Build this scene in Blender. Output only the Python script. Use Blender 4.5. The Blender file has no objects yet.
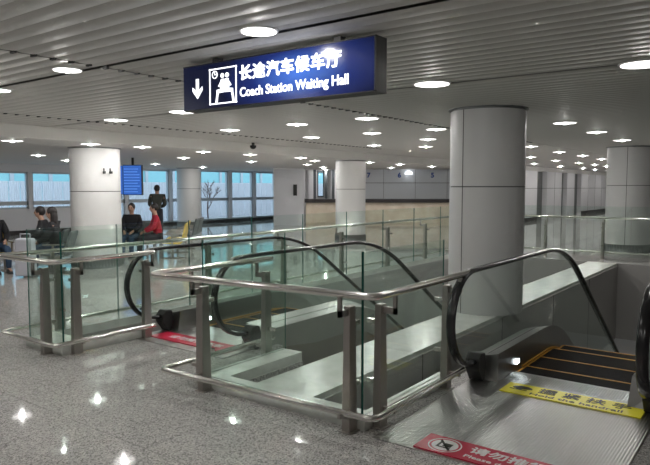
import bpy, bmesh, math, random
from mathutils import Vector, Matrix
C = bpy.context.scene.collection
sc = bpy.context.scene
random.seed(7)
# ------------------------------------------------------------------ camera
H, F, PITCH, AZ = 1.65, 623.0, math.radians(4.13), math.radians(36.65)
fw = Vector((math.cos(AZ)*math.cos(PITCH), math.sin(AZ)*math.cos(PITCH), -math.sin(PITCH)))
rt = Vector((math.sin(AZ), -math.cos(AZ), 0)); up = rt.cross(fw)
cam = bpy.data.objects.new('camera', bpy.data.cameras.new('camera')); C.objects.link(cam)
cam.data.sensor_width = 36; cam.data.lens = F/650*36; cam.data.clip_end = 300
M4 = Matrix((rt, up, -fw)).transposed().to_4x4(); M4.translation = Vector((0, 0, H)); cam.matrix_world = M4
sc.camera = cam
# ------------------------------------------------------------------ world (overcast daylight outside)
w = bpy.data.worlds.new('daylight'); sc.world = w; w.use_nodes = True
w.node_tree.nodes['Background'].inputs[0].default_value = (.78, .88, 1, 1)
w.node_tree.nodes['Background'].inputs[1].default_value = 1.15
sc.view_settings.view_transform = 'Standard'; sc.view_settings.look = 'None'
sc.view_settings.gamma = 1; sc.view_settings.exposure = 0.85; sc.view_settings.use_curve_mapping = False
sc.cycles.transparent_max_bounces = 32; sc.cycles.max_bounces = 10; sc.cycles.sample_clamp_indirect = 0; sc.cycles.blur_glossy = 1
LAMP_BULB, LAMP_DISH = 560.0, 1.5
CEIL, CEIL2 = 2.68, 2.47
# ------------------------------------------------------------------ materials
def newmat(name, col=(.5,.5,.5), rough=.5, metal=0, spec=.5, emit=None, es=0, bump=None, noise=None):
    m = bpy.data.materials.new(name); m.use_nodes = True; nt = m.node_tree; b = nt.nodes['Principled BSDF']
    b.inputs['Base Color'].default_value = (*col, 1); b.inputs['Roughness'].default_value = rough
    b.inputs['Metallic'].default_value = metal; b.inputs['Specular IOR Level'].default_value = spec
    if emit: b.inputs['Emission Color'].default_value = (*emit, 1); b.inputs['Emission Strength'].default_value = es
    tc = nt.nodes.new('ShaderNodeTexCoord')
    if noise:
        sc_, lo, hi, det = noise
        n = nt.nodes.new('ShaderNodeTexNoise'); n.inputs['Scale'].default_value = sc_; n.inputs['Detail'].default_value = det
        r = nt.nodes.new('ShaderNodeValToRGB'); r.color_ramp.elements[0].position = .35; r.color_ramp.elements[1].position = .65
        r.color_ramp.elements[0].color = (*lo, 1); r.color_ramp.elements[1].color = (*hi, 1)
        nt.links.new(tc.outputs['Object'], n.inputs['Vector']); nt.links.new(n.outputs['Fac'], r.inputs['Fac'])
        nt.links.new(r.outputs['Color'], b.inputs['Base Color'])
    if bump:
        kind, s, st, dist = bump
        if kind == 'noise':
            n = nt.nodes.new('ShaderNodeTexNoise'); n.inputs['Scale'].default_value = s; o = n.outputs['Fac']
        else:
            n = nt.nodes.new('ShaderNodeTexWave'); n.inputs['Scale'].default_value = s; n.bands_direction = kind; o = n.outputs['Fac']
        nt.links.new(tc.outputs['Object'], n.inputs['Vector'])
        bp = nt.nodes.new('ShaderNodeBump'); bp.inputs['Strength'].default_value = st; bp.inputs['Distance'].default_value = dist
        nt.links.new(o, bp.inputs['Height']); nt.links.new(bp.outputs['Normal'], b.inputs['Normal'])
    return m
def granite():
    m = newmat('polished_granite', rough=.04, spec=.5); nt = m.node_tree; b = nt.nodes['Principled BSDF']
    tc = nt.nodes.new('ShaderNodeTexCoord')
    v = nt.nodes.new('ShaderNodeTexVoronoi'); v.inputs['Scale'].default_value = 120; v.feature = 'F1'
    n = nt.nodes.new('ShaderNodeTexNoise'); n.inputs['Scale'].default_value = 55; n.inputs['Detail'].default_value = 3
    sep = nt.nodes.new('ShaderNodeSeparateColor')
    r = nt.nodes.new('ShaderNodeValToRGB'); e = r.color_ramp.elements
    e[0].position = 0; e[0].color = (.18, .175, .168, 1); e[1].position = 1; e[1].color = (.72, .70, .67, 1)
    for p, c in ((.16, (.31, .30, .29)), (.4, (.45, .44, .425)), (.75, (.55, .535, .515))):
        x = e.new(p); x.color = (*c, 1)
    mx = nt.nodes.new('ShaderNodeMixRGB'); mx.blend_type = 'OVERLAY'; mx.inputs[0].default_value = .35
    for nd in (v, n): nt.links.new(tc.outputs['Object'], nd.inputs['Vector'])
    nt.links.new(v.outputs['Color'], sep.inputs['Color']); nt.links.new(sep.outputs[0], r.inputs['Fac'])
    nt.links.new(r.outputs['Color'], mx.inputs[1]); nt.links.new(n.outputs['Fac'], mx.inputs[2])
    # slab joints
    br = nt.nodes.new('ShaderNodeTexBrick'); br.offset = 0; br.inputs['Scale'].default_value = 1
    br.inputs['Brick Width'].default_value = .8; br.inputs['Row Height'].default_value = .8; br.inputs['Mortar Size'].default_value = .003
    br.inputs['Color1'].default_value = br.inputs['Color2'].default_value = (1, 1, 1, 1); br.inputs['Mortar'].default_value = (.6, .6, .6, 1)
    nt.links.new(tc.outputs['Object'], br.inputs['Vector'])
    m2 = nt.nodes.new('ShaderNodeMixRGB'); m2.blend_type = 'MULTIPLY'; m2.inputs[0].default_value = 1
    nt.links.new(mx.outputs[0], m2.inputs[1]); nt.links.new(br.outputs['Color'], m2.inputs[2])
    nt.links.new(m2.outputs[0], b.inputs['Base Color'])
    return m
def glassmat(name, tint, base=.03, gain=.55):
    m = bpy.data.materials.new(name); m.use_nodes = True; nt = m.node_tree; nt.nodes.clear()
    out = nt.nodes.new('ShaderNodeOutputMaterial'); mix = nt.nodes.new('ShaderNodeMixShader')
    tr = nt.nodes.new('ShaderNodeBsdfTransparent'); tr.inputs[0].default_value = (*tint, 1)
    gl = nt.nodes.new('ShaderNodeBsdfGlossy'); gl.inputs[0].default_value = (.92, 1, .96, 1); gl.inputs[1].default_value = .02
    lw = nt.nodes.new('ShaderNodeLayerWeight'); lw.inputs[0].default_value = .5
    p = nt.nodes.new('ShaderNodeMath'); p.operation = 'POWER'; p.inputs[1].default_value = 4.0
    ma = nt.nodes.new('ShaderNodeMath'); ma.operation = 'MULTIPLY_ADD'; ma.inputs[1].default_value = gain; ma.inputs[2].default_value = base; ma.use_clamp = True
    nt.links.new(lw.outputs['Facing'], p.inputs[0]); nt.links.new(p.outputs[0], ma.inputs[0]); nt.links.new(ma.outputs[0], mix.inputs[0])
    nt.links.new(tr.outputs[0], mix.inputs[1]); nt.links.new(gl.outputs[0], mix.inputs[2]); nt.links.new(mix.outputs[0], out.inputs[0])
    return m
M = dict(
 granite=granite(),
 stone=newmat('pale_stone', (.62,.64,.60), .25, noise=(6,(.58,.60,.56),(.68,.70,.66),3)),
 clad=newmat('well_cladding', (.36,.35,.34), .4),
 slat=newmat('ceiling_slat', (.60,.59,.565), .65, spec=.25),
 plenum=newmat('ceiling_void', (.25,.25,.24), .8),
 bulk=newmat('ceiling_board', (.60,.59,.56), .6),
 white=newmat('white_wall', (.74,.74,.76), .6),
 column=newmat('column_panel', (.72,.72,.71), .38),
 colshade=newmat('shaded_column_panel', (.50,.50,.495), .4),  # same column panels, darkened to stand in for weaker lamp light
 joint=newmat('dark_joint', (.06,.06,.06), .6),
 grille=newmat('grille', (.20,.21,.21), .45, metal=.5),
 steel=newmat('brushed_steel', (.72,.70,.67), .17, metal=1, bump=('noise',240,.05,.002)),
 steel2=newmat('satin_steel', (.42,.395,.37), .36, metal=1),
 deck=newmat('deck_steel', (.33,.33,.32), .32, metal=1, bump=('X',60,.1,.001)),
 truss=newmat('truss_cladding', (.27,.25,.235), .36, metal=.7),
 plate=newmat('ribbed_plate', (.52,.51,.50), .3, metal=1, bump=('Y',17,.4,.005)),
 comb=newmat('comb_plate', (.62,.62,.61), .3, metal=1, bump=('Y',16,.7,.006)),
 rubber=newmat('black_rubber', (.018,.018,.02), .22),
 blackp=newmat('black_plastic', (.02,.02,.02), .5),
 step=newmat('step_tread', (.010,.0095,.009), .7, spec=.12, bump=('Y',24,.8,.006)),
 yellow=newmat('yellow_edge', (.50,.25,.03), .5),
 ysign=newmat('yellow_film', (.86,.78,.04), .35),
 rsign=newmat('red_film', (.52,.014,.055), .3),
 wfilm=newmat('white_film', (.85,.83,.82), .4),
 bfilm=newmat('black_film', (.03,.03,.02), .4),
 glass=glassmat('guard_glass', (.935,.975,.955)),
 eglass=glassmat('balustrade_glass', (.95,.98,.965)),
 gedge=newmat('glass_edge', (.03,.12,.10), .15),
 wglass=glassmat('window_glass', (.86,.93,.96)),
 frame=newmat('window_frame', (.50,.54,.58), .4, metal=.2),
 dframe=newmat('dark_frame', (.07,.08,.09), .5),
 bulb=newmat('lamp_core', (1,1,1), .5, emit=(1,.975,.94), es=LAMP_BULB),
 dish=newmat('lamp_reflector', (.9,.9,.9), .3, emit=(1,.975,.94), es=LAMP_DISH),
 led=newmat('skirt_led', (1,1,1), .4, emit=(.85,.95,1), es=4),
 trimring=newmat('lamp_ring', (.7,.7,.7), .4),
 signbox=newmat('sign_casing', (.012,.012,.014), .5),
 lettering=newmat('lit_lettering', (1,1,1), .4, emit=(.92,.94,1), es=.9),
 screen=newmat('blue_screen', (.02,.08,.3), .3, emit=(.035,.13,.50), es=.5),
 screen2=newmat('screen_row', (.2,.4,.8), .3, emit=(.045,.15,.52), es=.42),
 cream=newmat('counter_cream', (.70,.61,.48), .5, noise=(2.5,(.66,.56,.43),(.76,.68,.56),2)),
 dark=newmat('counter_dark', (.025,.02,.02), .5),
 hallwall=newmat('hall_wall', (.60,.63,.66), .35),
 digit=newmat('blue_digit', (.03,.08,.30), .5),
 fence=newmat('outside_fence', (.80,.80,.84), .6, bump=('X',3,.8,.05)),
 teal=newmat('teal_building', (.30,.62,.66), .3),
 ground=newmat('outside_paving', (.35,.36,.37), .8),
 bark=newmat('bare_branch', (.12,.07,.06), .9),
 leaf=newmat('winter_shrub', (.12,.14,.06), .9),
 skin=newmat('skin', (.50,.30,.22), .55), hair=newmat('black_hair', (.018,.014,.014), .5),
 coat_olive=newmat('dark_olive_jacket', (.055,.06,.05), .8), coat_black=newmat('black_coat', (.011,.011,.014), .8),
 coat_red=newmat('red_jacket', (.42,.02,.045), .8), jeans=newmat('blue_jeans', (.035,.07,.13), .8),
 trousers=newmat('dark_trousers', (.04,.04,.05), .8), shoe=newmat('dark_shoe', (.02,.02,.02), .5),
 seat_y=newmat('yellow_seat', (.72,.52,.10), .5), seat_g=newmat('grey_seat', (.13,.145,.15), .5), bagm=newmat('pale_bag', (.55,.56,.62), .7),
)
def signblue():
    m = newmat('sign_blue_face', (.003,.004,.010), .16); nt = m.node_tree; b = nt.nodes['Principled BSDF']
    # glow painted into the emission colour: stronger around the middle of the right half
    tc = nt.nodes.new('ShaderNodeTexCoord'); mp = nt.nodes.new('ShaderNodeMapping')
    mp.inputs['Location'].default_value = (0, .36, -.02); mp.inputs['Scale'].default_value = (0, 1.25, 3.2)
    g = nt.nodes.new('ShaderNodeTexGradient'); g.gradient_type = 'SPHERICAL'
    r = nt.nodes.new('ShaderNodeValToRGB'); e = r.color_ramp.elements
    e[0].position = 0; e[0].color = (.002, .004, .022, 1); e[1].position = 1; e[1].color = (.07, .20, .75, 1)
    x = e.new(.45); x.color = (.008, .022, .15, 1)
    nt.links.new(tc.outputs['Object'], mp.inputs[0]); nt.links.new(mp.outputs[0], g.inputs[0]); nt.links.new(g.outputs[1], r.inputs[0])
    nt.links.new(r.outputs[0], b.inputs['Emission Color']); b.inputs['Emission Strength'].default_value = .62
    return m
M['signblue'] = signblue()
for k_ in ('dish','lettering','screen','screen2','led','signblue'): M[k_].cycles.emission_sampling = 'NONE'
M['bulb'].cycles.emission_sampling = 'FRONT'
# ------------------------------------------------------------------ helpers
def NB(): return bmesh.new()
def box(bm, a, b, mi=0, mat=None):
    xs, ys, zs = zip(a, b); x0, x1 = min(xs), max(xs); y0, y1 = min(ys), max(ys); z0, z1 = min(zs), max(zs)
    v = [bm.verts.new(p if mat is None else mat @ Vector(p)) for p in ((x0,y0,z0),(x1,y0,z0),(x1,y1,z0),(x0,y1,z0),(x0,y0,z1),(x1,y0,z1),(x1,y1,z1),(x0,y1,z1))]
    fs = [bm.faces.new([v[i] for i in f]) for f in ((0,3,2,1),(4,5,6,7),(0,1,5,4),(1,2,6,5),(2,3,7,6),(3,0,4,7))]
    for f in fs: f.material_index = mi
    return fs
def prism(bm, pts, axis, a, b, mi=0, edge_mi=None):
    """extrude polygon pts (2D) along axis from a to b; pts in the remaining axes order"""
    def P(p, t):
        if axis == 'y': return (p[0], t, p[1])
        if axis == 'x': return (t, p[0], p[1])
        return (p[0], p[1], t)
    A = [bm.verts.new(P(p, a)) for p in pts]; B = [bm.verts.new(P(p, b)) for p in pts]
    f1 = bm.faces.new(A); f2 = bm.faces.new(B[::-1]); f1.material_index = f2.material_index = mi
    n = len(pts)
    for i in range(n):
        f = bm.faces.new((A[i], B[i], B[(i+1) % n], A[(i+1) % n])); f.material_index = mi if edge_mi is None else edge_mi
def sweep(bm, path, section, side=None, cap=True, smooth=True):
    """sweep 2D section (a,b) along path; 'side' fixes the a axis (else auto)"""
    path = [Vector(p) for p in path]; rings = []
    for i, p in enumerate(path):
        t = (path[min(i+1, len(path)-1)] - path[max(i-1, 0)]).normalized()
        if side is not None: s = Vector(side)
        else:
            s = t.cross(Vector((0,0,1)));
            if s.length < 1e-3: s = Vector((0,1,0)).cross(t) if abs(t.y) < .9 else Vector((1,0,0))
            s.normalize()
        n = s.cross(t).normalized()
        rings.append([bm.verts.new(p + s*a + n*b) for a, b in section])
    k = len(section)
    for r0, r1 in zip(rings, rings[1:]):
        for j in range(k):
            f = bm.faces.new((r0[j], r0[(j+1) % k], r1[(j+1) % k], r1[j])); f.smooth = smooth
    if cap:
        for f in (bm.faces.new(rings[0][::-1]), bm.faces.new(rings[-1])):
            for ed in f.edges: ed.smooth = False
def circ(r, n=12): return [(r*math.cos(2*math.pi*i/n), r*math.sin(2*math.pi*i/n)) for i in range(n)]
def cyl(bm, c, r, z0, z1, n=24, r2=None, mi=0, smooth=True):
    r2 = r if r2 is None else r2
    A = [bm.verts.new((c[0]+r*math.cos(2*math.pi*i/n), c[1]+r*math.sin(2*math.pi*i/n), z0)) for i in range(n)]
    B = [bm.verts.new((c[0]+r2*math.cos(2*math.pi*i/n), c[1]+r2*math.sin(2*math.pi*i/n), z1)) for i in range(n)]
    for i in range(n):
        f = bm.faces.new((A[i], A[(i+1) % n], B[(i+1) % n], B[i])); f.smooth = smooth; f.material_index = mi
    for f in (bm.faces.new(A[::-1]), bm.faces.new(B)):
        f.material_index = mi
        for ed in f.edges: ed.smooth = False
def lathe(bm, prof, n=48):
    rings = [[bm.verts.new((r*math.cos(2*math.pi*i/n), r*math.sin(2*math.pi*i/n), z)) for i in range(n)] for r, z in prof]
    for a, b in zip(rings, rings[1:]):
        for i in range(n):
            f = bm.faces.new((a[i], a[(i+1) % n], b[(i+1) % n], b[i])); f.smooth = True
    for f in (bm.faces.new(rings[0][::-1]), bm.faces.new(rings[-1])):
        for ed in f.edges: ed.smooth = False
def obj(name, bm, mats, parent=None, bevel=0, loc=None):
    me = bpy.data.meshes.new(name)
    if isinstance(bm, bmesh.types.BMesh):
        bmesh.ops.recalc_face_normals(bm, faces=bm.faces); bm.to_mesh(me); bm.free()
    else: me = bm
    for m in (mats if isinstance(mats, (list, tuple)) else [mats]): me.materials.append(M[m])
    o = bpy.data.objects.new(name, me); C.objects.link(o)
    if parent: o.parent = parent
    if loc: o.location = loc
    if bevel:
        md = o.modifiers.new('bevel', 'BEVEL'); md.width = bevel; md.segments = 2; md.limit_method = 'ANGLE'
    return o
def tag(o, label, cat, group=None, kind=None):
    o['label'] = label; o['category'] = cat
    if group: o['group'] = group
    if kind: o['kind'] = kind
    return o
def thing(name, label, cat, loc=(0,0,0), rz=0, group=None):
    o = bpy.data.objects.new(name, None); C.objects.link(o); o.location = loc; o.rotation_euler = (0,0,rz); o.empty_display_size = .1
    return tag(o, label, cat, group)
def struct(name, bm, mats, **k):
    o = obj(name, bm, mats, **k); o['kind'] = 'structure'; return o
def dup(root, loc=None, rz=None, label=None):
    r = root.copy(); C.objects.link(r)
    if loc is not None: r.location = loc
    if rz is not None: r.rotation_euler = (0,0,rz)
    if label: r['label'] = label
    for ch in list(root.children):
        c = ch.copy(); C.objects.link(c); c.parent = r
        for g in ch.children:
            d = g.copy(); C.objects.link(d); d.parent = c
    return r
def text_mesh(s, size, bold=0.0, fat=0, spacing=1.0, extrude=.002, align='CENTER', width=None):
    cu = bpy.data.curves.new('lettering', 'FONT'); cu.body = s; cu.size = size; cu.offset = bold; cu.extrude = extrude
    cu.space_character = spacing; cu.align_x = align; cu.align_y = 'CENTER'; cu.resolution_u = 4
    o = bpy.data.objects.new('tmp', cu); C.objects.link(o)
    dg = bpy.context.evaluated_depsgraph_get(); dg.update()
    me = bpy.data.meshes.new_from_object(o.evaluated_get(dg)); bpy.data.objects.remove(o)
    me.materials.clear()
    if fat:
        bm = bmesh.new()
        for k_, (dx, dy) in enumerate(((-fat,-fat),(fat,-fat),(-fat,fat),(fat,fat))):
            n0 = len(bm.verts); bm.from_mesh(me); bm.verts.ensure_lookup_table()
            for v in bm.verts[n0:]: v.co.x += dx; v.co.y += dy; v.co.z += .0003*k_
        bm.to_mesh(me); bm.free()
    if width:
        xs = [v.co.x for v in me.vertices]; k = width/(max(xs)-min(xs)); c0 = (max(xs)+min(xs))/2
        for v in me.vertices: v.co.x = (v.co.x-c0)*k
    return me
def text(name, s, size, mat, parent, mw, **k):
    me = text_mesh(s, size, **k); me.materials.append(M[mat])
    o = bpy.data.objects.new(name, me); C.objects.link(o); o.parent = parent; o.matrix_local = mw
    return o
def frame(xa, ya, za, org):                      # 4x4 from local axes
    m = Matrix((Vector(xa), Vector(ya), Vector(za))).transposed().to_4x4(); m.translation = Vector(org); return m

# ================================================================== SETTING
DEPTH = -1.65
b = NB()
for x0, x1, y0, y1 in ((-9,3.6,-10,21.5), (3.6,5.28,.6,2.3), (3.6,50,-10,-1), (3.6,4.55,3.65,4.2), (3.6,4.90,4.2,5.74), (3.6,50,6.32,21.5), (14.65,50,-1,6.32)):
    box(b, (x0,y0,DEPTH), (x1,y1,0))
struct('floor', b, 'granite')
b = NB(); box(b, (3.62,2.95,DEPTH), (14.63,3.55,0)); struct('trim_stone_ledge', b, 'stone')
# faces of the well
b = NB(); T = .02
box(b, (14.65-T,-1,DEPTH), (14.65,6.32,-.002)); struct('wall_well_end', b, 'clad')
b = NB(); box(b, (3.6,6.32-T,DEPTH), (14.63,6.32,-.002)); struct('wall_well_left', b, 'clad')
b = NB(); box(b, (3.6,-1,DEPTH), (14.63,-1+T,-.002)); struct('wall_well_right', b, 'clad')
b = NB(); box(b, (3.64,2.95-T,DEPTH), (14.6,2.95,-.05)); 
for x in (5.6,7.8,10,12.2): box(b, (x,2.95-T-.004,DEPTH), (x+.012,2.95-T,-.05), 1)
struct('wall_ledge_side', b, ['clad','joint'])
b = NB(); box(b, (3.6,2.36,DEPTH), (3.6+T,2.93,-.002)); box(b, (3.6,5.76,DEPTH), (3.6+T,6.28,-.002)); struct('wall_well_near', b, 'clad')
# lower level seen down the wells
b = NB(); box(b, (-4,-6,-4.7), (30,14,-4.5)); struct('floor_lower_level', b, 'stone')
b = NB(); box(b, (22,-6,-4.5), (22.2,14,DEPTH)); box(b, (-4,13.8,-4.5), (22,14,DEPTH)); box(b, (-4,-6,-4.5), (22,-5.8,DEPTH)); box(b, (-4,-5.8,-4.5), (-3.8,13.8,DEPTH)); struct('wall_lower_level', b, 'white')

# ---- ceiling: slats running along Y with a 16 cm pitch, open joints
PIT = .16
def slat_profile(x):
    k = .75 if x < 3 else .4
    return [(x, CEIL+.020*k), (x+.028, CEIL+.003*k), (x+.06, CEIL), (x+.152, CEIL+.003*k), (x+.16, CEIL+.020*k)]
b = NB(); rows = [3.08, 5.70]
for (y0, y1) in ((-9.8,4.765), (4.795,8.78), (8.81,10.18)):
    i = 0; x = -8.9
    while x < 49:
        if not any(abs(x+.08-g) < .08 for g in (3.12,5.68)):
            prof = slat_profile(x)
            A = [b.verts.new((px, y0, pz)) for px, pz in prof]; B = [b.verts.new((px, y1, pz)) for px, pz in prof]
            for j in range(4):
                f = b.faces.new((A[j], A[j+1], B[j+1], B[j])); f.smooth = j in (0,1,2)
        x += PIT
o = struct('ceiling', b, 'slat')
b = NB()
for g in (3.12,5.68): box(b, (g-.072,-9.8,CEIL+.004), (g+.072,10.17,CEIL+.03))
struct('trim_lamp_track', b, 'slat')
b = NB(); box(b, (-9,-10,CEIL+.05), (50,10.2,CEIL+.15)); struct('ceiling_upper_void', b, 'plenum')
b = NB()                                            # the notches where slat carriers show at the joints
for yj in (4.78, 8.795):
    for i in range(-20, 90):
        x = -8.9+PIT*(i+56); 
        if x < 40: box(b, (x-.018, yj-.03, CEIL-.012), (x+.004, yj+.03, CEIL+.05))
struct('trim_slat_carrier', b, 'joint')
b = NB(); box(b, (-9,10.2,CEIL2), (50,21.5,CEIL2+.4))
struct('ceiling_lower', b, 'bulk')
b = NB(); box(b, (-9,10.17,CEIL2), (50,10.2,CEIL+.1)); struct('trim_bulkhead', b, 'bulk')
# ---- outer walls
b = NB(); box(b, (-9.2,-10,0), (-9,21.5,3)); struct('wall_rear', b, 'white')
b = NB(); box(b, (-9,-10.2,0), (50,-10,3)); struct('wall_right_side', b, 'white')
b = NB(); box(b, (50,-10,0), (50.2,21.5,3)); struct('wall_far', b, 'white')

# ---- window wall at the left, Y = 21.5
YW = 21.5
bays = [(9.3,11.42,.9,2.2),(11.55,13.25,.9,2.2),(13.5,15.4,.15,2.4),(15.55,17.65,.15,2.4),(17.8,19.2,.15,2.43),(19.45,21.2,.15,2.43),(21.42,22.9,.15,2.43),(23.1,24.6,.15,2.43)]
b = NB(); xs = -9.0
for (x0,x1,z0,z1) in bays:
    box(b, (xs,YW,0), (x0,YW+.25,2.9)); box(b, (x0,YW,0), (x1,YW+.25,z0)); box(b, (x0,YW,z1), (x1,YW+.25,2.9)); xs = x1
box(b, (xs,YW,0), (25.2,YW+.25,2.9))
struct('wall_left', b, 'white')
for n,(x0,x1,z0,z1) in enumerate(bays):
    fr = NB(); t = .06
    zt = 1.12
    for q in ((x0,z0,x0+t,z1),(x1-t,z0,x1,z1),(x0,z0,x1,z0+t),(x0,z1-t,x1,z1),(x0,zt-.09,x1,zt+.05)):
        box(fr, (q[0],YW+.05,q[1]), (q[2],YW+.15,q[3]))
    if n == 0: sweep(fr, [(x0+.05,YW+.1,1.15),(x0+1.0,YW+.1,z1)], circ(.04,6))
    wn = struct('window_%d' % (n+1), fr, 'frame')
    g = NB(); box(g, (x0+.02,YW+.09,z0+.02), (x1-.02,YW+.1,z1-.02)); obj('pane', g, 'wglass', wn)
b = NB(); box(b, (9,YW-.06,0), (24.9,YW,.15)); struct('baseboard_left', b, 'dark')
# ---- outside
b = NB(); box(b, (-20,YW+.3,-.3), (70,70,-.05)); struct('ground_outside', b, 'ground')
b = NB()
for i in range(110):
    x = -5+i*.5; box(b, (x,27,-.05), (x+.44,27.08,1.93))
box(b, (-5,27.08,.1), (50,27.14,.2)); box(b, (-5,27.08,1.7), (50,27.14,1.8))
tag(obj('fence', b, 'fence'), 'white board fence outside beyond the left windows', 'fence')
bd = thing('building', 'teal fronted building outside behind the white fence', 'building', (22,46,0))
b = NB(); box(b, (-45,0,-.05), (40,8,9)); obj('facade', b, 'teal', bd)
b = NB()
for i in range(28): box(b, (-44+i*3,-.12,-.05), (-43.7+i*3,0,9))
obj('mullion', b, 'frame', bd)
# bare tree and shrubs outside
def branch(bm, p, d, L, r, n):
    q = p + d*L; sweep(bm, [p, (p+q)/2+Vector((random.uniform(-.05,.05),0,0)), q], circ(r,5))
    if n:
        for k in range(3):
            branch(bm, p+d*L*random.uniform(.5,1), (d+Vector((random.uniform(-.8,.8),random.uniform(-.5,.5),random.uniform(-.1,.5)))).normalized(), L*.66, r*.6, n-1)
for k,(x,y) in enumerate(((20.6,24.2),(22.9,24.8),(16.9,24.3))):
    b = NB(); branch(b, Vector((0,0,-.1)), Vector((0,0,1)), 1.0, .04, 4)
    tag(obj('bare_tree', b, 'bark', loc=(x,y,0)), ['bare young tree outside the wide window, left of the other','bare young tree outside the wide window, nearest its right edge','bare young tree outside, behind the standing person'][k], 'tree', 'bare trees outside the windows')

# ---- counter wall, running diagonally at the back of the hall
P0 = Vector((20.45,17.75,0)); U = Vector((.597,-.802,0)); N_ = Vector((.802,.597,0))   # N_ points away from the viewer
DW = Matrix((U, N_, Vector((0,0,1)))).transposed().to_4x4(); DW.translation = P0
def dbox(bm, a, b_, mi=0): box(bm, a, b_, mi, DW)
b = NB(); dbox(b, (-.2,.05,0), (1.12,3.2,2.9)); struct('wall_back_pier', b, 'white')
b = NB(); dbox(b, (1.12,2.2,0), (1.7,2.4,2.9)); dbox(b, (1.96,2.2,0), (2.9,2.4,2.9)); dbox(b, (1.7,2.2,0), (1.96,2.4,1.25)); dbox(b, (1.7,2.2,2.42),(1.96,2.4,2.9))
struct('wall_back_recess', b, 'white')
wn = NB(); dbox(wn, (1.68,2.15,1.2), (1.72,2.3,2.45)); dbox(wn, (1.94,2.15,1.2), (1.98,2.3,2.45)); dbox(wn, (1.68,2.15,1.2), (1.98,2.3,1.26)); wn = struct('window_9', wn, 'dframe')
g = NB(); dbox(g, (1.7,2.22,1.25), (1.96,2.23,2.43)); obj('pane', g, 'wglass', wn)
b = NB()
for u in (1.5,2.02,2.35): dbox(b, (u,1.7,0), (u+.12,1.9,2.47))
struct('trim_recess_post', b, 'dframe')
b = NB(); dbox(b, (2.9,1.5,0), (9.3,1.7,2.9))
for u in (3.2,4.7,6.15,7.6): dbox(b, (u,1.49,0), (u+.012,1.5,2.47), 1)
dbox(b, (2.9,1.488,1.85), (9.3,1.5,1.87), 1)
struct('wall_back', b, ['hallwall','joint'])
ct = thing('service_counter', 'long cream service counter with a dark top under the numbers 7, 6 and 5', 'counter', P0, math.atan2(U.y,U.x))
b = NB(); box(b, (1.2,0,.12), (8.7,.5,1.0)); box(b, (1.2,.05,0), (8.7,.5,.12)); obj('front_panel', b, 'cream', ct)
b = NB(); box(b, (1.16,-.12,1.0), (8.75,.6,1.15)); obj('counter_top', b, 'dark', ct)
for s, u in (('7',4.02),('6',5.42),('5',6.93)):
    t = thing('counter_number', 'dark blue number %s on the wall over the counter' % s, 'number sign', P0+U*u+N_*1.47+Vector((0,0,2.2)), 0, 'counter numbers')
    text('digit', s, .30, 'digit', t, frame(U, (0,0,1), -N_, (0,0,0)), bold=.012, extrude=.01)
b = NB(); lathe(b, [(.19,0),(.17,.09),(.09,.15),(.03,.17)], 24)
lp = tag(obj('wall_lamp', b, 'lettering', loc=P0+U*5.82+N_*1.27+Vector((0,0,2.24))), 'glowing white dome lamp on the wall right of the number 6', 'lamp')
b = NB(); dbox(b, (.66,-.0,1.3), (.82,.06,1.78)); dbox(b, (.70,-.02,1.36), (.78,0,1.72)); tag(obj('wall_telephone', b, 'blackp'), 'black telephone box on the white wall left of the counter', 'telephone')
# ---- right wall along X at Y = 10.2
b = NB(); gaps = [(31.6,33.2),(35.8,36.9),(38.4,39.9)]; xs = 26.0
for g0,g1 in gaps: box(b, (xs,10.2,0), (g0,10.6,CEIL2)); xs = g1
box(b, (xs,10.2,0), (50,10.6,CEIL2))
for x in (28,29.6,34.5,41.5,43.2,45,47): box(b, (x,10.195,0), (x+.03,10.2,CEIL2), 1)
box(b, (26,10.195,1.6), (50,10.2,1.62), 1)
struct('wall_back_right', b, ['white','joint'])
for n,(g0,g1) in enumerate(gaps):
    b = NB(); box(b, (g0,10.45,0), (g1,10.5,CEIL2)); box(b, (g0+.1,10.42,.1), (g1-.1,10.45,2.2)); struct('door_%d' % (n+1), b, 'grille')
b = NB(); box(b, (26,10.14,0), (31.5,10.2,.18)); box(b, (40,10.14,0), (50,10.2,.2)); struct('baseboard_right', b, 'dark')

# ================================================================== COLUMNS
def column(x, y, top, label, zj, r=.51, base=0, low=0, seam_ang=(0,), mat='column'):
    c = thing('column', label, 'column', (x,y,base), 0)
    zs = [low]+zj+[top-.03]
    for q, (z0_, z1_) in enumerate(zip(zs, zs[1:])):
        b = NB(); lathe(b, [(r, z0_+(.007 if q else 0)), (r, z1_-(.007 if q < len(zs)-2 else 0))], 72); obj('shaft_panel', b, mat, c)
    b = NB(); lathe(b, [(r-.012,low+.01),(r-.012,top-.04)], 48); obj('core', b, 'joint', c)
    b = NB(); lathe(b, [(r-.03,top-.05),(r-.03,top+.02)], 48); lathe(b, [(r+.03,top-.008),(r+.03,top+.03)], 48); obj('ceiling_collar', b, 'grille', c)
    b = NB()
    for a in seam_ang:
        m = Matrix.Rotation(a,4,'Z'); box(b, (r-.01,-.006,0), (r+.002,.006,top-.03), 0, m)
    obj('panel_joint', b, 'joint', c)
    if base == 0 and low == 0:
        b = NB(); lathe(b, [(r+.02,0),(r+.02,.03),(r+.012,.035),(r+.012,.19),(r+.02,.195),(r+.02,.22)], 48)
        for k in range(48):
            m = Matrix.Rotation(2*math.pi*k/48,4,'Z'); box(b, (r+.005,-.008,.03), (r+.024,.008,.2), 0, m)
        obj('base_grille', b, 'grille', c)
    return c
toCam = lambda x,y: math.atan2(-y,-x)
column(8.04,3.27,CEIL, 'nearest round column of panels coloured darker for weak light, on the pale ledge between the escalators', [1.66], r=.49, mat='colshade', low=-.0001, base=0.0001, seam_ang=(toCam(8,3.33)-.68, toCam(8,3.33)+1.5, toCam(8,3.33)+3))
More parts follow.
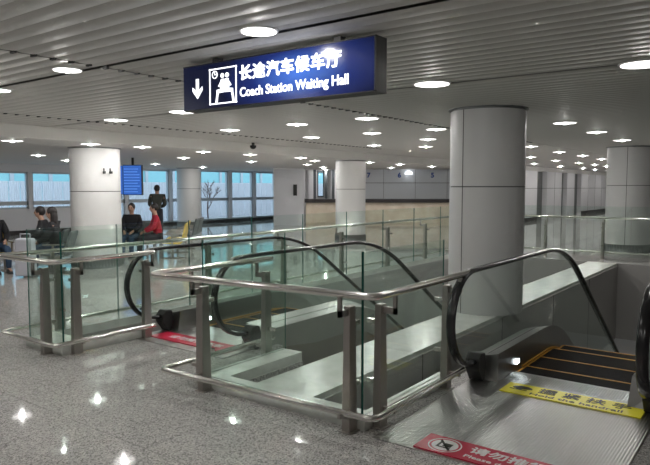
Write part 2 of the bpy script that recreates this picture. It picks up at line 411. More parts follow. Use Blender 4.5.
column(7.62,11.65,CEIL2, 'round white column at the left, beside the seated people', [1.57], r=.5, seam_ang=(2.6,))
column(17.82,20.45,CEIL2, 'round white column behind the yellow seats, close to the windows', [1.6], r=.5, seam_ang=(2.6,))
column(15.9,10.85,CEIL2, 'round white column standing in front of the service counter', [1.6], r=.46, seam_ang=(2.6,))
column(17.45,3.3,CEIL, 'round column coloured darker for weak light at the right edge, beyond the end of the well', [1.70], r=.53, mat='colshade', seam_ang=(toCam(17.45,3.3)-.1,))
# a pair of small black fixtures on the left column
t = thing('column_fixture', 'two small black brackets on the lit face of the left column', 'bracket', (7.62,11.65,1.93))
for a in (.33,.6):
    m = Matrix.Rotation(toCam(7.62,11.65)+a,4,'Z'); b = NB(); box(b, (.5,-.02,0), (.56,.02,.05), 0, m); box(b, (.5,-.01,.05), (.52,.01,.11), 0, m); obj('bracket', b, 'blackp', t)

# ================================================================== CEILING LAMPS
def lamp_proto():
    t = thing('downlight', 'round recessed downlight glowing in the slatted upper ceiling', 'ceiling lamp', (0,0,0), 0, 'downlights in the slatted upper ceiling')
    b = NB(); lathe(b, [(.19,-.006),(.19,.004)], 32); obj('trim_ring', b, 'trimring', t)
    b = NB(); lathe(b, [(.17,-.011),(.17,-.005)], 32); obj('reflector', b, 'dish', t)
    b = NB(); lathe(b, [(.02,-.022),(.032,-.019),(.032,-.012)], 20); obj('bulb', b, 'bulb', t)
    return t
L = [(3.1,2.85),(3.1,5.12),(3.3,6.76),(5.83,1.03),(5.68,2.9),(5.7,5.05),(5.72,6.68),(5.8,8.29),(7.9,5.1),(7.95,6.48),(8.02,8.09),(10.33,2.92),(10.08,5.05),(10.08,6.39),(10.15,7.9),
     (12.38,2.92),(12.5,5.1),(12.05,6.23),(13.0,8.18),(14.83,2.97),(15.69,5.25),(14.2,7.4),(18.64,5.4),(17.3,7.0),(21.2,5.4),(21.18,7.07),(24.15,5.5),(24.4,7.2),(27.5,7.15),(27.1,8.9),(29.9,7.1),(32.2,7.1),(34.7,8.8),(40.7,8.9),(31,8.9),(37.6,8.9),(44,8.9),(44,6),(47,8),(38,5.5),(27.3,5.4),(30.2,5.4),(20,2.9),(23,2.9),(26,2.9),(30,2.9),  # some downlights near the far right wall are added to brighten it
     (.6,2.9),(.6,5.1),(-2,2.9),(-2,.5),(.6,7.6),(1.2,9.4),(.4,.4),(10.4,-1.6),(16,-1.6)]
lp0 = lamp_proto()
for i,(x,y) in enumerate(L):
    o = lp0 if i == 0 else dup(lp0)
    o.location = (x,y,CEIL)
    o.scale = (.68,.68,1) if 3 < x < 3.4 else (1,1,1)
lp1 = o                                            # the last one, full size
for i,(x,y) in enumerate([(5.55,10.95),(6.85,10.6),(7.95,10.5),(9.85,10.8),(11.4,10.8),(13.4,10.8),(15.2,10.8+.9),(17.2,11.0),(19.2,11.0),(8.4,15.3),(11.5,13.4),(14.4,13.6),(17.5,13.8),(10.5,17.5),(14,17.8),(17.2,18.9),(20.3,15.2),(22.3,13.2),(22.9,17.0),(5,15),(2,12),(22,11.2),(4.5,18.5),(-2,13)]):  # the downlight inside the counter recess is added to brighten it
    o = dup(lp1, (x,y,CEIL2), None, 'round recessed downlight glowing in the plain lower ceiling'); o['group'] = 'downlights in the plain lower ceiling'
for i,(x,y) in enumerate([(12.2,.5),(12.2,4.8),(9,7.2),(17,2.0),(17,5),(2.2,3),(2.2,5.9),(18,-1)]):
    o = dup(lp1, (x,y,DEPTH if not (3.6<x<14.65 and -1<y<6.3) else -4.5), None, 'downlight on the lower level, down in the escalator well')
    if o.location.z < -4: bpy.data.objects.remove(o.children[0]) if False else None
    if o.location.z < -4:
        for ch in list(o.children): bpy.data.objects.remove(ch)
        bpy.data.objects.remove(o); continue
    o['group'] = 'downlights on the lower level'
# security camera dome on the bulkhead
t = thing('security_camera', 'small black dome camera hanging under the bulkhead', 'camera', (10.6,9.95,CEIL))
b = NB(); cyl(b, (0,0), .035, -.07, 0, 16); obj('mount', b, 'blackp', t)
b = NB(); lathe(b, [(.015,-.15),(.05,-.135),(.075,-.10),(.075,-.065)], 20); obj('dome', b, 'rubber', t)

# ================================================================== HANGING SIGN
SX, SY0, SY1, SZ0, SZ1 = 3.5, 2.2, 4.06, 2.275, 2.638
sw, sh = SY1-SY0, SZ1-SZ0
sg = thing('hanging_sign', 'long dark blue illuminated sign for the coach station waiting hall, hung from the ceiling', 'sign', (SX,(SY0+SY1)/2,(SZ0+SZ1)/2))
b = NB(); box(b, (.006,-sw/2-.012,-sh/2), (.13,sw/2,sh/2)); box(b, (-.006,-sw/2-.012,-sh/2), (.006,-sw/2+.0,sh/2)); box(b, (-.006,-sw/2-.012,sh/2-.008), (.01,sw/2,sh/2)); box(b, (-.006,-sw/2-.012,-sh/2), (.01,sw/2,-sh/2+.008)); obj('casing', b, 'signbox', sg)
b = NB(); box(b, (-.002,-sw/2,-sh/2+.008), (.006,sw/2,sh/2-.008)); obj('face', b, 'signblue', sg)
for y in (-.6,.6):
    b = NB(); box(b, (.04,y-.03,sh/2), (.1,y+.03,CEIL-(SZ0+SZ1)/2+.01)); obj('hanging_bracket', b, 'signbox', sg)
def sfr(y, z, dx=-.004): return frame((0,-1,0),(0,0,1),(-1,0,0),(dx,y,z))
yl = sw/2
# y of text centre measured from the sign's left end
text('chinese_lettering', '长途汽车候车厅', .118, 'lettering', sg, sfr(yl-1.12,.058), fat=.0032, spacing=1.12, width=.955)
text('english_lettering', 'Coach Station Waiting Hall', .098, 'lettering', sg, sfr(yl-1.15,-.082), bold=.0016, width=1.01)
b = NB(); X = -.005                                   # arrow pointing down
pts = [(-.014,.075),(.014,.075),(.014,-.02),(.05,.012),(.05,-.02),(0,-.085),(-.05,-.02),(-.05,.012),(-.014,-.02)]
prism(b, [(yl-.171+p[0]*1.15, p[1]-.005) for p in pts], 'x', X-.003, X)
obj('arrow', b, 'lettering', sg)
b = NB(); cy_, hw, hh, t_ = yl-.462, .15, .14, .010  # pictogram: frame, clock, two seated figures
for q in ((-hw,-hh,hw,-hh+t_),(-hw,hh-t_,hw,hh),(-hw,-hh,-hw+t_,hh),(hw-t_,-hh,hw,hh)):
    box(b, (X-.003,cy_+q[0],q[1]-.01), (X,cy_+q[2],q[3]-.01))
def disc(bm, y, z, r, mi=0, n=20, x=X, d=.003): prism(bm, [(y+r*math.cos(2*math.pi*i/n), z+r*math.sin(2*math.pi*i/n)) for i in range(n)], 'x', x-d, x, mi)
for i in range(16):
    a0, a1 = 2*math.pi*i/16, 2*math.pi*(i+1)/16
    prism(b, [(cy_+.088+r*math.cos(a), .082+r*math.sin(a)) for r,a in ((.031,a0),(.031,a1),(.024,a1),(.024,a0))], 'x', X-.003, X)
box(b, (X-.003,cy_+.086,.080), (X,cy_+.091,.102)); box(b, (X-.003,cy_+.072,.080), (X,cy_+.091,.084))
for s in (1,-1):
    def Q(pts): prism(b, [(cy_-.022+s*p[0]*1.2, p[1]*1.15-.004) for p in (pts if s > 0 else pts[::-1])], 'x', X-.003, X)
    disc(b, cy_-.022+s*.026, .068, .019)
    Q([(.004,.04),(.034,.04),(.042,-.02),(.004,-.02)]); Q([(.004,-.02),(.075,-.03),(.075,-.052),(.004,-.05)]); Q([(.058,-.05),(.075,-.05),(.088,-.115),(.07,-.115)]); Q([(.034,.03),(.06,-.005),(.052,-.012),(.03,.012)])
obj('waiting_pictogram', b, 'lettering', sg)

# ================================================================== GUARDRAILS
def offset_round(pts, r=.07, n=5):
    out = [Vector(pts[0])]
    for a, p, c in zip(pts, pts[1:], pts[2:]):
        a, p, c = Vector(a), Vector(p), Vector(c); u, v = (a-p).normalized(), (c-p).normalized()
        s, e = p+u*r, p+v*r
        for i in range(n+1):
            t = i/n; out.append((1-t)**2*s + 2*t*(1-t)*p + t*t*e)
    out.append(Vector(pts[-1])); return out
def rail(bm, pts, z, r): sweep(bm, offset_round([(x,y,z) for x,y in pts]), circ(r,14))
def post(root, x, y, ox, oy, z0=0.0):
    """post blade at x,y ; (ox,oy) direction to the rail (outwards), arms reach the rails"""
    b = NB(); wx, wy = (.045,.03)
    hgt = .86
    for z_a, z_b, ka, kb in ((0,.1,1.05,1.05),(.1,hgt,1.05,.8)):
        A = []; 
        for z,k in ((z_a,ka),(z_b,kb)):
            A.append([b.verts.new((x+sx*wx*k, y+sy*wy*k, z)) for sx,sy in ((-1,-1),(1,-1),(1,1),(-1,1))])
        for j in range(4): b.faces.new((A[0][j],A[0][(j+1)%4],A[1][(j+1)%4],A[1][j]))
        b.faces.new(A[0][::-1]); b.faces.new(A[1])
    box(b, (x-.06,y-.055,0), (x+.06,y+.055,.008))
    p = obj('post', b, 'steel2', root, bevel=.004)
    d = .115
    b = NB()
    box(b, (x-.012+min(0,ox*d),y-.012+min(0,oy*d),.80), (x+.012+max(0,ox*d),y+.012+max(0,oy*d),.845))
    box(b, (x+ox*d-.012,y+oy*d-.012,.80), (x+ox*d+.012,y+oy*d+.012,.935))
    obj('upper_bracket', b, 'steel2', p); b = NB()
    box(b, (x-.012+min(0,ox*d),y-.012+min(0,oy*d),.12), (x+.012+max(0,ox*d),y+.012+max(0,oy*d),.15))
    obj('lower_bracket', b, 'steel2', p)
    for z in (.3,.72):
        b = NB(); box(b, (x-.014-max(0,ox)*.09,y-.014-max(0,oy)*.09,z), (x+.014-min(0,ox)*.09,y+.014-min(0,oy)*.09,z+.03)); obj('glass_clamp', b, 'steel', p)
def pane(root, a, b_, z0=.09, z1=1.22, gap=.006, th=.012):
    a, b_ = Vector(a), Vector(b_); d = (b_-a).normalized(); a = a+d*gap; b_ = b_-d*gap; n = Vector((-d.y,d.x))*th/2
    bm = NB(); v = [[bm.verts.new((p.x+s*n.x,p.y+s*n.y,z)) for p in (a,b_)] for z in (z0,z1) for s in (1,-1)]
    (A0,A1),(B0,B1),(C0,C1),(D0,D1) = v[0],v[1],v[2],v[3]
    for f,mi in (((A0,A1,C1,C0),0),((B0,B1,D1,D0),0),((C0,C1,D1,D0),1),((A0,A1,B1,B0),1),((A0,C0,D0,B0),1),((A1,C1,D1,B1),1)):
        q = bm.faces.new(f); q.material_index = mi
    obj('glass_panel', bm, ['glass','gedge'], root)
def curb(root, segs):
    b = NB()
    for x0,y0,x1,y1 in segs: box(b, (x0,y0,0), (x1,y1,.09))
    obj('curb', b, 'stone', root)
g1 = thing('guardrail', 'nearest steel and glass guardrail, U shaped, beside the near escalator', 'guardrail', (0,0,0))
b = NB(); rail(b, [(4.62,4.10),(3.17,4.12),(3.35,2.09),(4.80,2.09)], .95, .026); obj('top_handrail', b, 'steel', g1)
b = NB(); rail(b, [(4.62,4.08),(3.24,4.10),(3.33,2.09),(4.72,2.09)], .155, .023); obj('lower_rail', b, 'steel', g1)
for x,y,ox,oy in ((3.41,2.33,-1,0),(3.41,3.76,-1,0),(3.60,2.205,0,-1),(4.63,2.205,0,-1),(3.55,3.94,0,1),(4.36,3.94,0,1)): post(g1,x,y,ox,oy)
GX = 3.49
pane(g1,(GX,2.28),(GX,3.86)); pane(g1,(GX,2.28),(4.72,2.28)); pane(g1,(GX,3.86),(4.55,3.86))
curb(g1, [(3.46,2.24,3.6,3.9),(3.6,2.24,4.74,2.32),(3.6,3.66,4.55,3.9)])
g2 = thing('guardrail', 'long steel and glass guardrail at the left, running along the far side of the well', 'guardrail', (0,0,0))
path = [(4.28,5.5),(3.12,5.5),(3.12,6.52),(15.4,6.52),(15.4,5.0)]
b = NB(); rail(b, path, .95, .026); obj('top_handrail', b, 'steel', g2)
b = NB(); rail(b, path, .155, .023); obj('lower_rail', b, 'steel', g2)
for x,y,ox,oy in ((3.24,5.86,-1,0),(3.42,5.615,0,-1),(4.26,5.615,0,-1),(3.7,6.4,0,1)) + tuple((5.9+1.6*i,6.4,0,1) for i in range(6)): post(g2,x,y,ox,oy)
pane(g2,(3.32,5.69),(3.32,6.33)); pane(g2,(3.32,5.69),(4.3,5.69)); 
xx = 3.32
for x1 in (4.4,5.5,6.7,7.9,9.15,10.4,11.65,12.9,14.1,15.2): pane(g2,(xx,6.33),(x1,6.33)); xx = x1
curb(g2, [(3.28,5.65,3.6,6.34),(3.6,5.65,4.35,5.74),(3.6,6.32,15.3,6.36)])
g3 = thing('guardrail', 'far steel and glass guardrail across the end of the well, left of the right column', 'guardrail', (0,0,0))
path = [(15.4,4.98),(15.4,-1.4),(5,-1.4)]
b = NB(); rail(b, path, .95, .026); obj('top_handrail', b, 'steel', g3)
b = NB(); rail(b, path, .155, .023); obj('lower_rail', b, 'steel', g3)
for y in (4.7,3.4,2.0,.6,-.8): post(g3,15.28,y,1,0)
for y0,y1 in ((6.3,5.2),(5.2,4.0),(4.0,2.8),(2.8,1.6),(1.6,.4),(.4,-.9)): pane(g3,(15.2,y0),(15.2,y1))

# ================================================================== ESCALATORS
TH = math.radians(32.5); R0 = 1.44
def base_path(xs, xc):
    """list of (point, normal) of the walking line: flat, upper arc, incline, lower arc, flat"""
    out = [((xs,0),(0,1)), ((xc-.6,0),(0,1))]
    n = 12
    for i in range(n+1):
        a = TH*i/n; out.append(((xc+R0*math.sin(a), -R0+R0*math.cos(a)), (math.sin(a),math.cos(a))))
    x, z = out[-1][0]; RL = 1.6; zb = -4.5
    zt = zb + RL*(1-math.cos(TH)); L_ = (z-zt)/math.sin(TH)
    x2, z2 = x+L_*math.cos(TH), zt
    out.append(((x2,z2),(math.sin(TH),math.cos(TH))))
    cx_, cz_ = x2+RL*math.sin(TH), zb+RL
    for i in range(1,7):
        a = TH*(1-i/6); out.append(((cx_-RL*math.sin(a), cz_-RL*math.cos(a)), (math.sin(a),math.cos(a))))
    out.append(((cx_+1.6,zb),(0,1)))
    return out
def off(bp, d): return [(p[0]+n[0]*d, p[1]+n[1]*d) for p,n in bp]
def zline(bp, x):
    ps = [p for p,_ in bp]
    for a,c in zip(ps,ps[1:]):
        if a[0] <= x <= c[0]: return a[1]+(c[1]-a[1])*(x-a[0])/(c[0]-a[0])
    return -4.5
def escalator(label, yc, xn, xc, red_x, early):
    """xn leftmost point of the newel, xc start of the bend"""
    e = thing('escalator', label, 'escalator', (xn,yc,0)); X0 = xn; Y0 = yc
    bp = base_path(xn+.41, xc-early); hp_ = base_path(xn+.41, xc); hw = .68; r = .39
    def L_(p): return (p[0]-X0, p[1])
    for s in (1,-1):
        y = s*hw
        top = off(hp_, .96)
        newel = [(xn+.41-r*math.sin(a)+.0, .57-r*math.cos(a)) for a in [math.radians(t) for t in range(-8,181,12)]]
        newel = [(xn+.45,.165)] + newel + [(xn+.5,.96)]
        endx = top[-1][0]
        path = newel + top[1:] + [(endx+r*math.sin(a), top[-1][1]-.39+r*math.cos(a)) for a in [math.radians(t) for t in range(15,181,15)]]
        b = NB(); sec = [(-.04,-.006),(-.032,.012),(-.015,.019),(.015,.019),(.032,.012),(.04,-.006),(.03,-.018),(-.03,-.018)]
        sweep(b, [(L_(p)[0],y,p[1]) for p in path], sec, side=(0,1,0)); obj('handrail', b, 'rubber', e)
        # glass balustrade
        inner = [(xn+.41-(r-.025)*math.sin(a), .57-(r-.025)*math.cos(a)) for a in [math.radians(t) for t in range(0,181,12)]] + off(hp_,.935)[1:]
        lower = off(bp,.17); lower = [(xn+.41,.18)] + lower[1:]
        b = NB(); poly = [L_(p) for p in inner] + [L_(p) for p in lower[::-1]]
        # build as quads between inner (after the newel) and lower, newel as fan
        nn = len(inner); tops = [L_(p) for p in inner[16:]]; lows = [L_(p) for p in lower[1:]]
        for yy in (y-.006,y+.006):
            T_ = [b.verts.new((p[0],yy,p[1])) for p in tops]; B_ = [b.verts.new((p[0],yy,p[1])) for p in lows]
            for i in range(len(T_)-1): b.faces.new((T_[i],T_[i+1],B_[i+1],B_[i]))
            Nw = [b.verts.new((L_(p)[0],yy,p[1])) for p in inner[:16]]
            b.faces.new(Nw + [T_[0], B_[0]])
        bmesh.ops.remove_doubles(b, verts=b.verts, dist=1e-5)
        obj('balustrade_glass', b, 'eglass', e)
        # deck (box between skirt and outer cladding), follows the line
        i0, i1 = s*.5, s*.76
        cap_ = off(bp,.235); bot = off(bp,-.12)
        capn = [(xn+.62,.235)] + cap_[1:]; botn = [(xn+.56,-.01)] + bot[1:]
        b = NB()
        ring = lambda p, q: [(p[0]-X0,i0,q[1]) for _ in ()]
        rings = []
        for (t_,q_) in zip(capn,botn):
            rings.append([b.verts.new((t_[0]-X0,i0+s*.02,t_[1])), b.verts.new((t_[0]-X0,i1,t_[1]-.06)), b.verts.new((q_[0]-X0,i1,q_[1])), b.verts.new((q_[0]-X0,i0,q_[1]))])
        for r0_,r1_ in zip(rings,rings[1:]):
            for j in range(4): b.faces.new((r0_[j],r0_[(j+1)%4],r1_[(j+1)%4],r1_[j]))
        b.faces.new(rings[0][::-1]); b.faces.new(rings[-1])
        dk = obj('deck', b, 'deck', e)
        b = NB(); dl = [( p[0]-X0, s*.64, p[1]+.004) for p in off(bp,.198)]; dl[0] = (.70,s*.64,.202)
        sweep(b, dl, [(-.006,-.004),(.006,-.004),(.006,.006),(-.006,.006)], side=(0,1,0)); obj('deck_groove', b, 'joint', dk)
        b = NB(); box(b, (1.0,s*.5-.006,.06), (1.07,s*.5+.006,.10)); obj('skirt_light', b, 'led', dk)
        # skirt edge yellow line
        yl_ = [(p[0]-X0,s*.493,p[1]) for p in off(bp,.012)]; yl_[0] = (1.15,s*.493,.012)
        b = NB(); sweep(b, yl_, [(-.006,-.008),(.006,-.008),(.006,.006),(-.006,.006)], side=(0,1,0)); obj('skirt_line', b, 'yellow', dk)
        # black handrail inlet
        b = NB(); prism(b, [(.44,.12),(.45,.20),(.50,.25),(.58,.24),(.66,.0),(.53,.0)], 'y', s*.62, s*.745); obj('handrail_inlet', b, 'blackp', e, bevel=.008)
        # truss side cladding
        ct_, cb_ = off(bp,-.1), off(bp,-1.0)
        a0 = (xn+.95,-.03); pl = [a0]+[p for p in ct_[1:]]; pb = [(xn+.95,-1.0)]+[p for p in cb_[1:]]
        b = NB(); rg = []
        for t_,q_ in zip(pl,pb): rg.append([b.verts.new((t_[0]-X0,s*.735,t_[1])),b.verts.new((t_[0]-X0,s*.72,t_[1])),b.verts.new((q_[0]-X0,s*.72,q_[1])),b.verts.new((q_[0]-X0,s*.735,q_[1]))])
        for r0_,r1_ in zip(rg,rg[1:]):
            for j in range(4): b.faces.new((r0_[j],r0_[(j+1)%4],r1_[(j+1)%4],r1_[j]))
        b.faces.new(rg[0][::-1]); b.faces.new(rg[-1]); obj('truss_cladding', b, 'truss', e)
    # underside
    b = NB(); pb = [(xn+.95,-1.0)]+off(bp,-1.0)[1:]
    sweep(b, [(p[0]-X0,0,p[1]) for p in pb], [(-.72,-.02),(.72,-.02),(.72,.02),(-.72,.02)], side=(0,1,0), smooth=False); obj('soffit', b, 'truss', e)
    # landing plate, comb
    b = NB(); box(b, (red_x-X0-.05,-.72,.0), (.70,.72,.006)); obj('landing_plate', b, 'plate', e)
    b = NB(); prism(b, [(.70,.006),(.90,.012),(.985,.001),(.985,-.004),(.70,-.004)], 'y', -.497,.497)
    obj('comb_plate', b, 'comb', e)
    # steps
    x = xn+.85
    xend = bp[-1][0][0]-1.0
    while x < xend:
        z = zline(bp, min(x+.2, xend)); st = NB(); zd = min(-.006, z); x1 = x+.4
        zn = min(-.006, zline(bp, x1+.2))
        box(st, (x-X0,-.495,zd-.03), (x1-X0-.004,.495,zd)); box(st, (x1-X0-.03,-.495,min(zn,zd)-.03), (x1-X0-.005,.495,zd))
        so = obj('step', st, 'step', e)
        bd_ = NB(); box(bd_, (x1-X0-.026,-.495,zd), (x1-X0-.006,.495,zd+.003)); box(bd_, (x-X0,-.495,zd), (x1-X0-.01,-.475,zd+.003)); box(bd_, (x-X0,.475,zd), (x1-X0-.01,.495,zd+.003))
        obj('edge_line', bd_, 'yellow', so); x = x1
    return e
eR = escalator('nearest escalator at the right, going down past the near column', 1.41, 4.45, 6.85, 3.45, .55)
eL = escalator('farther escalator at the left, going down behind the nearest guardrail', 5.04, 4.07, 6.35, 4.2, .15)
# floor stickers on the landing plates
t = thing('floor_sticker', 'yellow strip across the near escalator plate asking riders to hold the handrail', 'sticker', (4.94,1.30,.0145))
b = NB(); box(b, (-.13,-.52,-.008), (.13,.52,0)); obj('strip', b, 'ysign', t)
TF = lambda x,y: frame((0,-1,0),(1,0,0),(0,0,1),(x,y,.0008))
text('chinese_lettering', '握 紧 扶 手', .13, 'bfilm', t, TF(.035,-.09), fat=.002, width=.68, extrude=.0006)
text('english_lettering', 'Hold the handrail', .07, 'bfilm', t, TF(-.075,-.05), bold=.001, width=.68, extrude=.0006)
b = NB()
for pts in ([(.0,.36),(.02,.30),(.05,.31),(.075,.35),(.075,.41),(.05,.45),(.02,.46),(.0,.44)],): prism(b, pts, 'z', 0, .0016)
box(b, (-.03,.33,0), (-.018,.47,.0016)); box(b, (-.018,.38,0), (.02,.42,.0016)); obj('hand_pictogram', b, 'bfilm', t)
t = thing('floor_sticker', 'red strip at the foot of the near escalator plate with a no trolleys symbol', 'sticker', (3.55,1.20,.0145))
b = NB(); box(b, (-.125,-.65,-.008), (.125,.65,0)); obj('strip', b, 'rsign', t)
text('chinese_lettering', '请勿推行李车', .105, 'wfilm', t, TF(.03,-.03), fat=.002, width=.72, extrude=.0006)
text('english_lettering', 'Please do not use trolley', .055, 'wfilm', t, TF(-.07,-.03), bold=.001, width=.72, extrude=.0006)
b = NB(); cx_, cy_ = 0, .49
for i in range(32):
    a0, a1 = 2*math.pi*i/32, 2*math.pi*(i+1)/32
    prism(b, [(cx_+k*math.cos(a), cy_+k*math.sin(a)) for k,a in ((.108,a0),(.108,a1),(.099,a1),(.099,a0))], 'z', 0, .0012)
prism(b, [(cx_+.085*math.cos(2*math.pi*i/32), cy_+.085*math.sin(2*math.pi*i/32)) for i in range(32)], 'z', 0, .0008)
obj('prohibition_disc', b, 'wfilm', t)
b = NB()
m = Matrix.Translation((cx_,cy_,0)) @ Matrix.Rotation(math.radians(40),4,'Z'); box(b, (-.084,-.008,.0009), (.084,.008,.002), 0, m)
box(b, (cx_-.045,cy_-.05,.0009), (cx_-.03,cy_+.045,.002)); box(b, (cx_-.045,cy_+.03,.0009), (cx_+.05,cy_+.045,.002)); box(b, (cx_-.02,cy_-.045,.0009), (cx_+.03,cy_+.01,.002))
obj('trolley_pictogram', b, 'bfilm', t)
t = thing('floor_sticker', 'red strip across the landing plate of the farther escalator', 'sticker', (4.42,5.02,.0145))
b = NB(); box(b, (-.13,-.6,-.008), (.13,.6,0)); obj('strip', b, 'rsign', t)
text('chinese_lettering', '请勿推行李车', .11, 'wfilm', t, TF(.0,0), fat=.002, width=.8, extrude=.0006)

# ================================================================== INFORMATION SCREEN
t = thing('information_screen', 'blue lit information display hanging beside the left column', 'screen', (10.62,14.5,0), AZ-math.pi/2+.0)
b = NB(); box(b, (-.26,0,1.44), (.26,.14,2.27)); box(b, (-.34,.03,1.46), (-.27,.14,2.25)); obj('housing', b, 'signbox', t)
b = NB(); box(b, (-.245,-.006,1.46), (.245,0,2.25)); obj('display', b, 'screen', t)
b = NB(); box(b, (-.335,.02,1.47), (-.275,.03,2.24)); obj('side_display', b, 'screen', t)
b = NB()
for k in range(9): box(b, (-.225,-.009,1.52+k*.078), (.13+.08*random.random(),-.006,1.545+k*.078))
obj('text_row', b, 'screen2', t)
b = NB(); box(b, (-.03,.05,2.27), (.03,.09,CEIL2)); obj('hanger', b, 'signbox', t)

# ================================================================== SEATS
def bench(label, loc, rz, n, mat):
    t = thing('waiting_bench', label, 'bench', loc, rz); t.scale = (.93,.93,.93)
    b = NB(); box(b, (-.03,-n*.29,.30), (.03,n*.29,.36)); obj('beam', b, 'steel2', t)
    for s in (-1,1):
        b = NB(); box(b, (-.025,s*(n*.29-.15)-.02,.02), (.025,s*(n*.29-.15)+.02,.3)); box(b, (-.28,s*(n*.29-.15)-.025,0), (.28,s*(n*.29-.15)+.025,.03)); obj('leg', b, 'steel2', t)
    for k in range(n):
        y = (k-(n-1)/2)*.58
        b = NB(); prism(b, [(-.22,.39),(.24,.43),(.27,.41),(.25,.385),(-.2,.36)], 'y', y-.26, y+.26); obj('seat', b, mat, t, bevel=.01)
        b = NB(); prism(b, [(-.2,.40),(-.235,.40),(-.36,.86),(-.34,.88),(-.315,.86)], 'y', y-.26, y+.26); obj('backrest', b, mat, t, bevel=.01)
    for k in range(n+1):
        y = (k-n/2)*.58
        b = NB(); box(b, (-.22,y-.02,.60), (.2,y+.02,.63)); box(b, (-.02,y-.015,.36), (.02,y+.015,.6)); obj('armrest', b, 'steel2', t)
    return t
face = math.atan2(-U.y,-U.x)            # direction pointing left in the picture
right = face+math.pi
tocam = AZ+math.pi
bench('yellow waiting bench with the person in red on it', (9.95,11.95,0), face+.15, 3, 'seat_y')
bench('dark grey waiting bench facing the escalators, under the blue display', (9.5,13.05,0), tocam-.1, 2, 'seat_g')
bench('single grey seat at the left column, under the long-haired person', (6.52,11.28,0), face+.1, 1, 'seat_g')
bench('single grey seat under the person stretching an arm', (6.70,11.86,0), face+.2, 1, 'seat_g')
bench('single yellow seat at the left edge of the hall, under the person leaning back', (5.92,12.42,0), tocam+.7, 1, 'seat_y')
bench('dark grey empty bench to the right of the yellow seats', (11.55,13.3,0), face, 2, 'seat_g')

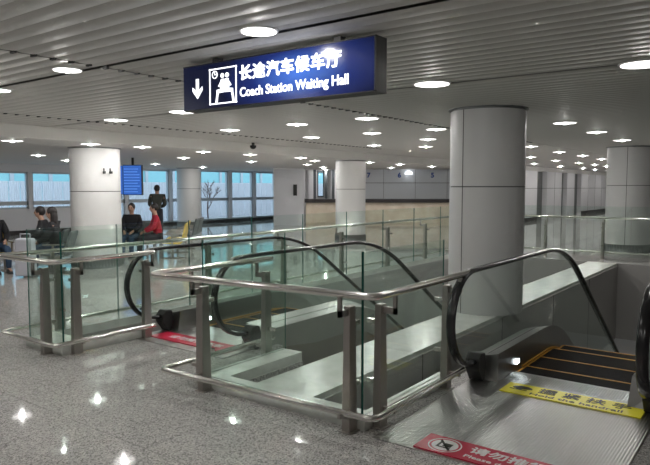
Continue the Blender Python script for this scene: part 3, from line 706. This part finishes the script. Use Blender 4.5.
# ================================================================== PEOPLE
def skinmesh(nodes, edges, sub=2):
    me = bpy.data.meshes.new('sk'); me.from_pydata([n[:3] for n in nodes], edges, [])
    o = bpy.data.objects.new('sk', me); C.objects.link(o)
    md = o.modifiers.new('s','SKIN'); md.use_smooth_shade = True
    for v, n in zip(me.skin_vertices[0].data, nodes): v.radius = (n[3], n[4] if len(n) > 4 else n[3])
    me.skin_vertices[0].data[0].use_root = True
    s2 = o.modifiers.new('u','SUBSURF'); s2.levels = sub; s2.render_levels = sub
    dg = bpy.context.evaluated_depsgraph_get(); dg.update()
    r = bpy.data.meshes.new_from_object(o.evaluated_get(dg)); bpy.data.objects.remove(o)
    return r
def limbset(J, coat=1.0): pass
def person(label, loc, rz, pose, top, legs, hair_long=False, lean=0.0, head_turn=0.0):
    t = thing('person', label, 'person', loc, rz)
    if pose == 'sit': t.scale = (.93,.93,.93)
    if pose == 'sit':
        J = dict(pel=(0,0,.52), bel=(-.02+lean*.3,0,.68), che=(-.02+lean,0,.93), nk=(0+lean*1.15,0,1.09), hd=(.03+lean*1.25,0,1.24),
                 sh=(-.02+lean,.185,1.02), el=(.08+lean*.8,.235,.76), wr=(.30+lean*.4,.12,.66), hp=(.02,.1,.50), kn=(.44,.11,.50), an=(.46,.11,.09), to=(.60,.13,.04))
    else:
        J = dict(pel=(0,0,.93), bel=(0,0,1.08), che=(0,0,1.30), nk=(.0,0,1.46), hd=(.02,0,1.60),
                 sh=(0,.19,1.39), el=(.05,.24,1.10), wr=(.20,.10,1.02), hp=(0,.09,.88), kn=(.02,.10,.48), an=(-.01,.10,.09), to=(.13,.13,.04))
    mir = lambda p: (p[0],-p[1],p[2])
    n = []; e = []
    def add(p, r, r2=None, par=None):
        n.append((*p, r, r2 if r2 else r)); 
        if par is not None: e.append((par,len(n)-1))
        return len(n)-1
    a = add(J['pel'],.09,.08); b1 = add(J['bel'],.09,.07,a); c = add(J['che'],.10,.08,b1); k = add(J['nk'],.052,None,c); h0 = add((J['hd'][0],0,J['hd'][2]-.05),.07,.08,k); h1 = add((J['hd'][0],0,J['hd'][2]+.04),.078,.092,h0)
    for f in (lambda p:p, mir):
        s = add(f(J['sh']),.045,None,c); el = add(f(J['el']),.035,None,s); wr = add(f(J['wr']),.028,None,el)
        w_ = Vector(f(J['wr'])); dirv = (w_-Vector(f(J['el']))).normalized(); pl = w_+dirv*.07; pp = add(tuple(pl),.034,.018,wr)
        for q in range(4):
            off_ = Vector((0,(q-1.5)*.018,0)); tip = pl+dirv*(.07+.012*(q in (1,2)))+off_+Vector((0,0,-.02)); add(tuple(tip),.009,None,pp)
        th_ = pl+Vector((.02,(-.045 if f(J['sh'])[1] > 0 else .045),.005)); add(tuple(th_),.010,None,pp)
        hp = add(f(J['hp']),.07,None,a); kn = add(f(J['kn']),.05,None,hp); an = add(f(J['an']),.040,None,kn); add(f(J['to']),.035,None,an)
    body = skinmesh(n,e,1); obj('body', body, 'skin', t)
    # face
    hx,_,hz = J['hd']; hm = Matrix.Translation((hx,0,hz)) @ Matrix.Rotation(head_turn,4,'Z')
    fb = NB(); bmesh.ops.create_uvsphere(fb, u_segments=16, v_segments=12, radius=1, matrix=hm @ Matrix.Diagonal((.096,.078,.118,1)))
    bmesh.ops.create_cone(fb, cap_ends=True, segments=8, radius1=.018, radius2=.004, depth=.045, matrix=hm @ Matrix.Translation((.098,0,-.01)) @ Matrix.Rotation(.25,4,'Y'))
    for s in (-1,1): bmesh.ops.create_uvsphere(fb, u_segments=8, v_segments=6, radius=1, matrix=hm @ Matrix.Translation((0,s*.08,-.01)) @ Matrix.Diagonal((.018,.01,.03,1)))
    for f in fb.faces: f.smooth = True
    head = obj('head', fb, 'skin', t)
    eb = NB()
    for s in (-1,1): bmesh.ops.create_uvsphere(eb, u_segments=8, v_segments=6, radius=.012, matrix=hm @ Matrix.Translation((.085,s*.032,.01)))
    box(eb, (.086,-.022,-.055), (.094,.022,-.048), 0, hm); obj('facial_features', eb, 'hair', head)
    hb = NB(); bmesh.ops.create_uvsphere(hb, u_segments=18, v_segments=12, radius=1, matrix=hm @ Matrix.Translation((-.022,0,.03)) @ Matrix.Diagonal((.104,.094,.112,1)))
    if hair_long:
        bmesh.ops.create_uvsphere(hb, u_segments=14, v_segments=10, radius=1, matrix=hm @ Matrix.Translation((-.06,0,-.1)) @ Matrix.Diagonal((.07,.105,.2,1)))
    for f in hb.faces: f.smooth = True
    obj('hair', hb, 'hair', t)
    # clothes
    n = []; e = []
    a = add((J['pel'][0],0,J['pel'][2]-.02),.155,.135); b1 = add(J['bel'],.155,.125,a); c = add(J['che'],.165,.125,b1); add((J['nk'][0],0,J['nk'][2]-.02),.085,None,c)
    for f in (lambda p:p, mir):
        s = add(f(J['sh']),.075,None,c); el = add(f(J['el']),.072,None,s); add(f(J['wr']),.05,None,el)
    obj('jacket', skinmesh(n,e,2), top, t)
    n = []; e = []; a = add((J['pel'][0],0,J['pel'][2]-.01),.14,.12)
    for f in (lambda p:p, mir):
        hp = add(f(J['hp']),.10,None,a); kn = add(f(J['kn']),.078,None,hp); add(f(J['an']),.058,None,kn)
    obj('trousers', skinmesh(n,e,1), legs, t)
    for f in (lambda p:p, mir):
        A = f(J['an']); B_ = f(J['to']); sb = NB(); prism(sb, [(A[0]-.06,.0),(A[0]-.06,.09),(A[0]+.04,.10),(B_[0]+.0,.055),(B_[0]+.04,.02),(B_[0]+.03,0)], 'y', A[1]-.042, A[1]+.042); obj('shoe', sb, 'shoe', t, bevel=.012)
    return t
person('person standing with back turned, in a dark olive jacket, beyond the yellow seats', (12.75,16.15,0), AZ+.25, 'stand', 'coat_olive', 'trousers')
person('seated person in a black coat facing the escalators, right of the left column', (9.28,12.72,0), tocam, 'sit', 'coat_black', 'jeans')
person('seated person in a red jacket turned to the left', (9.55,12.1,0), face+.4, 'sit', 'coat_red', 'trousers', lean=.05)
person('seated person in a dark coat with an arm stretched to the left', (6.68,11.86,0), face+.2, 'sit', 'coat_black', 'jeans', lean=.12)
person('seated person with long dark hair in a black coat, left of the left column', (6.50,11.30,0), face+.1, 'sit', 'coat_black', 'jeans', hair_long=True, lean=.04)
person('person in blue jeans leaning back at the left edge of the hall', (5.92,12.42,0), tocam+.7, 'sit', 'coat_black', 'jeans', lean=-.26)
# pale bag standing between the people at the left
t = thing('travel_bag', 'pale grey upright travel bag between the people at the left', 'bag', (5.86,11.22,0), face)
b = NB(); prism(b, [(-.17,.03),(.17,.03),(.15,.72),(-.15,.72)], 'y', -.1, .1); obj('bag_body', b, 'bagm', t, bevel=.03)
b = NB(); sweep(b, [(-.09,0,.70),(-.09,0,.80),(.09,0,.80),(.09,0,.70)], circ(.012,8)); obj('handle', b, 'bagm', t)
